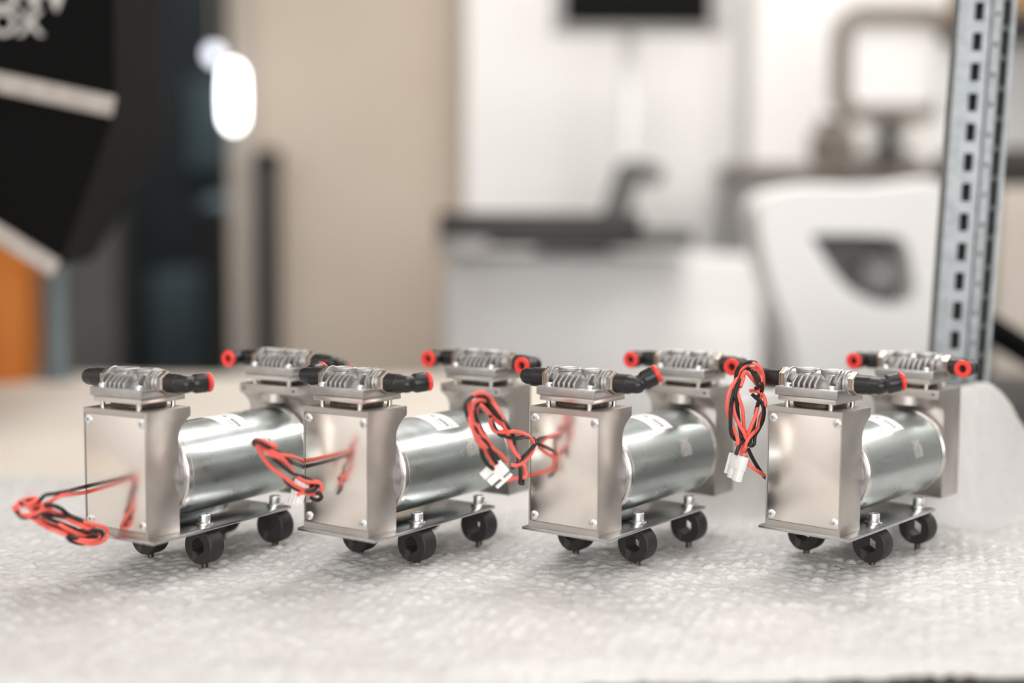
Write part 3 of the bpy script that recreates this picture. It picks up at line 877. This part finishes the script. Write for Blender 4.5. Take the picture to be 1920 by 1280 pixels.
def rib_mesh(b):
    b.prism(RIB, -0.8, 0.8, 'x', bev=0.45)


def head_mesh(b):
    b.box(-24.5, 23.5, 2, 44, 93, 99.2, 0.7)
    core = [(9.5, 98), (9.5, 100.2), (15.5, 105.6), (28.5, 105.6), (34.5, 100.2), (34.5, 98)]
    b.prism(core, -15, 14.5, 'x')
    b.cyl(7.6, -24.8, 24.2, 'x', 32, (0, 22, 102.8), 0.4)
    for x in (-21.6, 16.8, 19.2, 21.6):        # arched ribs round the ports
        b.cyl(9.0 if abs(x) > 17 else 9.6, x - 0.7, x + 0.7, 'x', 36, (0, 22, 102.6), 0.3)


def elbow_mesh(bend, phi):
    d = Vector((cos(bend), sin(bend) * cos(phi), sin(bend) * sin(phi)))

    def f(b):
        b.lathe([(5.6, 4.6), (6.7, 5.2), (6.7, 14.6), (6.4, 14.9), (6.4, 15.3), (5.9, 17.4), (5.9, 21.5), (5.0, 24.3), (3.0, 26.2), (0, 26.8)], 'x', 28)
        q = Vector((0, 0, 1)).rotation_difference(d).to_matrix().to_4x4()
        M = Matrix.Translation((20.5, 0, 0)) @ q
        b.lathe([(0, -5.6), (3.2, -5.0), (5.3, -2.6), (5.7, 0.6), (5.5, 4.2), (6.4, 5.6), (6.7, 6.4), (6.7, 13.4), (6.2, 13.9)], 'z', 28, M=M)
    return f, Matrix.Translation((20.5 * MM, 0, 0)) @ Vector((0, 0, 1)).rotation_difference(d).to_matrix().to_4x4()


def ring_mesh(b):
    b.lathe([(2.9, 12.0), (5.6, 12.0), (5.6, 14.6), (6.5, 15.0), (6.7, 16.2), (6.1, 17.2), (3.3, 17.2), (2.9, 16.6)], 'z', 32, closed=True)


def bore_mesh(b):
    b.lathe([(3.05, 14.0), (3.05, 14.4)], 'z', 24)


def hex_mesh(b):
    b.lathe([(7.0, -0.4), (8.0, 0.3), (8.0, 4.2), (7.2, 4.9)], 'x', 6)
    b.lathe([(7.6, 0.8), (8.15, 1.6), (8.15, 3.0), (7.6, 4.0)], 'x', 6)


def fitting(parent, M, flip, bend, phi):
    """push-in elbow on a head port; flip turns it to the left port"""
    fn, MR = elbow_mesh(bend, phi)
    if flip:
        base = T(-24.5, 22, 102.8) @ Matrix.Rotation(pi, 4, 'Z')
    else:
        base = T(23.8, 22, 102.8)
    e = part('elbow_fitting', None, fn, 'black_plastic', parent, M @ base)
    part('hex_nut', 'hex', hex_mesh, 'nickel_brass', e)
    part('release_ring', 'rring', ring_mesh, 'red_plastic', e, MR, label='red release ring')
    part('hose_bore', 'bore', bore_mesh, 'hole_black', e, MR)
    return e


def pump_end(parent, M, left, right):
    """housing with cover, and the finned head on it.  M places it on the pump"""
    h = part('drive_housing', 'housing', housing_mesh, 'milled_aluminium', parent, M)
    part('cover_plate', 'cover', lambda b: b.box(-27.15, 27.85, 0.25, 1.4, 4.6, 80.9, 0.15), 'polished_steel_cover', h, label='polished metal cover plate')
    for x, z, a in ((-24.2, 77.0, 0.2), (25.0, 77.0, 0.7), (-24.0, 8.6, 1.1), (24.4, 8.8, 0.5)):
        s = part('cover_screw', 'cscrew', screw_mesh, 'zinc_screw', h, T(x, 0.3, z) @ Matrix.Rotation(a, 4, 'Y'))
        # the recess belongs to the screw's own look: a second slot pair on the same child level
        part('screw_recess', 'cross', cross_mesh, 'screw_recess', h, T(x, 0.3, z) @ Matrix.Rotation(a, 4, 'Y'))
    for x in (-24.5, 24.5):
        part('screw_hole_shade', 'hshade', lambda b: b.cyl(1.3, 42.2, 42.6, 'y', 16, (0, 0, 81.6)), 'screw_recess', h, T(x, 0, 0))  # dark disc on the lip, shade of a small screw hole put into colour
    hd = part('pump_head', 'head', head_mesh, 'cast_aluminium', parent, M)
    for x in (-10.9, -6.7, -2.5, 1.7, 5.9):
        part('cooling_fin', 'fin', fin_mesh, 'cast_aluminium', hd, T(x, 0, 0))
    for x in (-19.6, -14.2, 13.6, 19.6):
        part('screw_pocket_rib', 'rib', rib_mesh, 'cast_aluminium', hd, T(x, 0, 0))
    for x in (-9.6, 9.6):
        part('valve_cap', 'cap', lambda b: b.lathe([(7.4, 103), (7.4, 108.6), (8.3, 109.2), (8.5, 110.8), (8.0, 111.4), (6.8, 111.4), (6.2, 111.0), (0, 111.0)], 'z', 36), 'cast_aluminium', hd, T(x, 22, 0))
    for x in (-16.7, 16.8):
        for y in (6.6, 38.5):
            part('head_screw', 'hscrew', lambda b: b.lathe([(2.9, 99), (2.9, 101.0), (2.4, 101.6), (1.3, 101.6), (1.2, 100.6), (0, 100.6)], 'z', 18), 'zinc_screw', hd, T(x, y, 0))
            part('standoff', 'stand', lambda b: b.cyl(1.7, 84.6, 89.4, 'z', 14), 'bright_plate', hd, T(x, y - 0.4, 0))
    part('intermediate_plate', 'mid', lambda b: b.box(-22.6, 21.6, 3.6, 44.6, 89.2, 92.6, 0.25), 'bright_plate', hd)
    part('gasket', 'gasket', lambda b: b.box(-22.0, 21.2, 4.2, 43.6, 92.4, 93.2), 'diaphragm_dark', hd)
    part('diaphragm', 'dia', lambda b: b.lathe([(17.5, 84.8), (18.6, 86.0), (18.6, 88.2), (17.5, 89.4)], 'z', 36, (0, 23, 0)), 'dark_ochre', hd)
    for sd, par in ((True, left), (False, right)):
        if par is None:
            continue
        fitting(parent, M, sd, par[0], par[1])


def mount_mesh(b):          # rubber ring on its side with a six-sided bore, axis y
    n = 48
    def hexr(a):
        a = (a + pi / 6) % (pi / 3) - pi / 6
        return 5.3 / cos(a)
    prof_o = [(11.7, 0), (12.5, 0.7), (12.75, 2.5), (12.75, 11.5), (12.5, 13.3), (11.7, 14)]
    rings = []
    for k in range(n):
        a = 2 * pi * k / n
        col = []
        hr = hexr(a)
        for r, y in [(hr, 0.3)] + prof_o + [(hr, 13.7)]:
            rr_ = r
            col.append(b.bm.verts.new((rr_ * cos(a), y, min(max(rr_ * sin(a), -12.3), 12.3))))
        rings.append(col)
    for k in range(n):
        a, c = rings[k], rings[(k + 1) % n]
        for j in range(len(a)):
            j2 = (j + 1) % len(a)
            b.bm.faces.new((a[j], c[j], c[j2], a[j2]))


def stud_mesh(b):
    p = [(0, 6)]
    z = 6
    p = [(2.2, 1.0)]
    for k in range(8):
        z = -k * 0.75
        p += [(2.55, z), (2.2, z - 0.375)]
    p += [(1.9, -6.4)]
    b.lathe(p[::-1], 'z', 18)


def bolt_mesh(b):
    b.lathe([(2.1, 1.2), (4.2, 1.2), (4.4, 1.5), (4.4, 6.9), (4.0, 7.4), (2.5, 7.4), (2.5, 4.4), (0, 4.4)], 'z', 28)


def washer_mesh(b):
    b.lathe([(2.2, 0.0), (6.0, 0.0), (6.2, 0.2), (6.2, 1.1), (6.0, 1.3), (2.2, 1.3)], 'z', 28)


MR_, MZ = 32.7, 36.8


def curved_patch(b, y0, y1, a0, a1, r, n=16, th=0.12):
    V = []
    for k in range(n + 1):
        a = R(a0 + (a1 - a0) * k / n)
        V.append([b.bm.verts.new((rr_ * cos(a), y, MZ + rr_ * sin(a))) for y in (y0, y1) for rr_ in (r, r + th)])
    for p, q in zip(V, V[1:]):
        b.bm.faces.new((p[1], p[3], q[3], q[1]))
        b.bm.faces.new((p[0], q[0], q[2], p[2]))
        b.bm.faces.new((p[0], p[1], q[1], q[0]))
        b.bm.faces.new((p[2], q[2], q[3], p[3]))
    for p in (V[0], V[-1]):
        b.bm.faces.new((p[0], p[2], p[3], p[1]))


def wrapped_text(b, txt, size, y0, ang, r, across):
    """lettering laid round the can; across=True reads along the axis, else round it"""
    cu = bpy.data.curves.new('lettering', 'FONT')
    cu.body = txt
    cu.size = size
    cu.resolution_u = 2
    ob = bpy.data.objects.new('lettering', cu)
    COL.objects.link(ob)
    dg = bpy.context.evaluated_depsgraph_get()
    me = ob.evaluated_get(dg).to_mesh()
    vs = []
    for v in me.vertices:
        x, y = v.co.x, v.co.y
        if across:
            yy, a = y0 + x, R(ang) + y / r
        else:
            yy, a = y0 + y, R(ang) - x / r
        vs.append(b.bm.verts.new((r * cos(a), yy, MZ + r * sin(a))))
    for p in me.polygons:
        try:
            b.bm.faces.new([vs[i] for i in p.vertices])
        except ValueError:
            pass
    ob.evaluated_get(dg).to_mesh_clear()
    bpy.data.objects.remove(ob)
    bpy.data.curves.remove(cu)


def print_mesh(b):
    wrapped_text(b, '12.5A', 2.9, 96.0, 70, MR_ + 0.2, False)
    wrapped_text(b, '4', 2.2, 95.0, 92, MR_ + 0.2, False)
    for k in range(13):
        curved_patch(b, 100.6, 103.8, 71 - k * 1.45, 71 - k * 1.45 - (0.9 if k % 3 else 0.55), MR_ + 0.16, 1, 0.04)
    curved_patch(b, 101.2, 103.0, 84, 78, MR_ + 0.16, 2, 0.04)
    curved_patch(b, 106.0, 106.3, 118, 49, MR_ + 0.16, 20, 0.03)


def engraving_mesh(b):
    r = MR_ + 0.05
    wrapped_text(b, '046 089L', 3.4, 61, 16.5, r, True)
    wrapped_text(b, '053 777', 3.4, 80, 16.5, r, True)
    wrapped_text(b, '3077', 3.2, 61, 8.5, r, True)
    for a in (22.5, 14.2, 5.2):
        curved_patch(b, 59, 97, a, a + 0.4, r, 1, 0.02)
    for y in (59, 78, 97):
        curved_patch(b, y, y + 0.25, 5.2 if y != 78 else 14.2, 22.5, r, 6, 0.02)


def motor_mesh(b):
    b.lathe([(32.0, 40.0), (MR_, 40.5), (MR_, 160.0), (32.2, 160.5)], 'y', 96, (0, 0, MZ))


def make_pump(name, loc, yaw, fits, wires, label, conn):
    root = empty(name, loc, R(yaw))
    tag(root, label, 'pump', 'row of twin-head diaphragm pumps on bubble wrap')
    part('base_plate', 'base', lambda b: b.box(-32.2, 37.1, -2.84, 138.4, -2.2, 0, 0.25), 'base_steel', root)
    for x in (-26.1, 26.1):
        for y in (57.1, 133.0):
            bo = part('plate_bolt', 'bolt', bolt_mesh, 'zinc_screw', root, T(x, y, 0))
            part('washer', 'washer', washer_mesh, 'bright_plate', bo)
            rm = part('rubber_mount', 'mount', mount_mesh, 'black_rubber', root, T(x, y - 7, -14.7))
            part('stud', 'stud', stud_mesh, 'brass_stud', rm, T(0, 7, -11.6))
    mo = part('motor_can', 'motor', motor_mesh, 'zinc_motor_can', root)
    for nm, key, prof, mt in (
            ('motor_ring', 'mr1', [(28, 34.8), (32.0, 34.8), (33.2, 35.8), (33.2, 39.6), (32.6, 40.2), (28, 40.2)], 'motor_ring_alu'),
            ('motor_flange', 'mf1', [(20, 30.6), (31.0, 30.6), (31.0, 35.0), (20, 35.0)], 'grey_casting'),
            ('motor_ring', 'mr2', [(28, 160.2), (32.6, 160.2), (33.4, 160.9), (33.4, 164.6), (31.5, 165.6), (28, 165.6)], 'motor_ring_alu'),
            ('motor_flange', 'mf2', [(20, 165.4), (31.0, 165.4), (31.0, 168.6), (20, 168.6)], 'grey_casting')):
        part(nm, key, lambda b: b.lathe(prof, 'y', 72, (0, 0, MZ)), mt, mo)
    part('sticker', 'stick', lambda b: curved_patch(b, 87.2, 113.6, 48.5, 126, MR_ + 0.02, 24), 'label_white', mo, label='white paper sticker')
    part('sticker_print', 'print', print_mesh, 'label_print', mo)
    part('engraving', 'engr', engraving_mesh, 'engraving', mo)['kind'] = 'stuff'
    part('etched_mark', 'etch', lambda b: curved_patch(b, 110.2, 124.2, 7.0, 30.0, MR_ + 0.01, 8, 0.04), 'etched_patch', mo)
    front = Matrix.Identity(4)
    rear = T(0, 199.4, 1.6) @ Matrix.Rotation(pi, 4, 'Z')
    pump_end(root, front, fits[0], fits[1])
    # the rear end is turned round, so its own right port is on the photo's left
    pump_end(root, rear, fits[3], fits[2])
    for c, p in wires:
        part(c + '_wire', None, lambda b: b.tube(p, 1.4, 8, 5), c + '_wire', root)
    if conn:
        c0, c1 = Vector(conn[0]), Vector(conn[1])
        d = (c1 - c0).normalized()
        lat = Vector(conn[2]) if len(conn) > 2 else Vector((-1, 0, 0))
        x = (lat - d * lat.dot(d)).normalized()
        yv = d.cross(x)
        M = Matrix((x, yv, d)).transposed().to_4x4()
        M.translation = c0 * MM
        L = (c1 - c0).length

        def conn_mesh(b):
            b.box(-6, 6, -3.2, 3.2, 0, L * 0.56, 0.5)
            b.box(-5.6, -0.35, -2.7, 2.7, L * 0.5, L, 0.5)
            b.box(0.35, 5.6, -2.7, 2.7, L * 0.5, L * 0.96, 0.5)
        cn = part('wire_connector', None, conn_mesh, 'white_nylon', root, M, label='white plastic two-pole plug')

        def latch_mesh(b):
            b.box(8.0, 10.2, -2.6, 2.6, L * 0.02, L * 0.86, 0.8)
            b.box(5.5, 8.6, -1.8, 1.8, L * 0.36, L * 0.5, 0.3)
        part('latch', None, latch_mesh, 'white_nylon', cn)
    return root


r45, up_ = R(45), 0
PUMPS = [
    # position (mm), yaw, fittings (front left, front right, rear left in photo, rear right in photo) as (bend, swivel)
    ((-265.8, 883.5), -30.0, ((R(90), R(190)), (R(66), R(2)), (R(90), R(0)), (R(80), R(-25)))),
    ((-119.8, 896.3), -33.9, ((R(88), R(172)), (R(60), R(6)), (R(90), R(0)), (R(90), R(180)))),
    ((35.6, 903.5), -36.1, ((R(90), R(190)), (R(50), R(38)), (R(90), R(0)), (R(90), R(180)))),
    ((201.6, 911.4), -40.85, ((R(90), R(190)), (R(52), R(14)), (R(90), R(0)), (R(90), R(180)))),
]
LABELS = [
    'leftmost twin-head metal pump, its red and black cable loop lying to the left',
    'second twin-head metal pump from the left, wire bundle across its polished cover',
    'third twin-head metal pump from the left, wire loop and white plug held up beside it',
    'rightmost twin-head metal pump, nearest the perforated rack post',
]
CONNS = [None,
         ((-32.5, 2.0, 31.5), (-36.0, -3.0, 15.5), (0.6, -0.2, 0.3)),
         ((-25.3, -34.7, 49.5), (-33.5, -44.5, 38.5), (0.3, 0.3, -0.9)),
         ((-48.0, -2.8, 47.5), (-51.0, -6.2, 29.8), (-1, 0.3, -0.2))]
for k, (xy, yaw, fits) in enumerate(PUMPS):
    make_pump('twin_head_pump', (xy[0] * MM, xy[1] * MM, PLATE_Z), yaw, fits, WIRES[k], LABELS[k], CONNS[k])
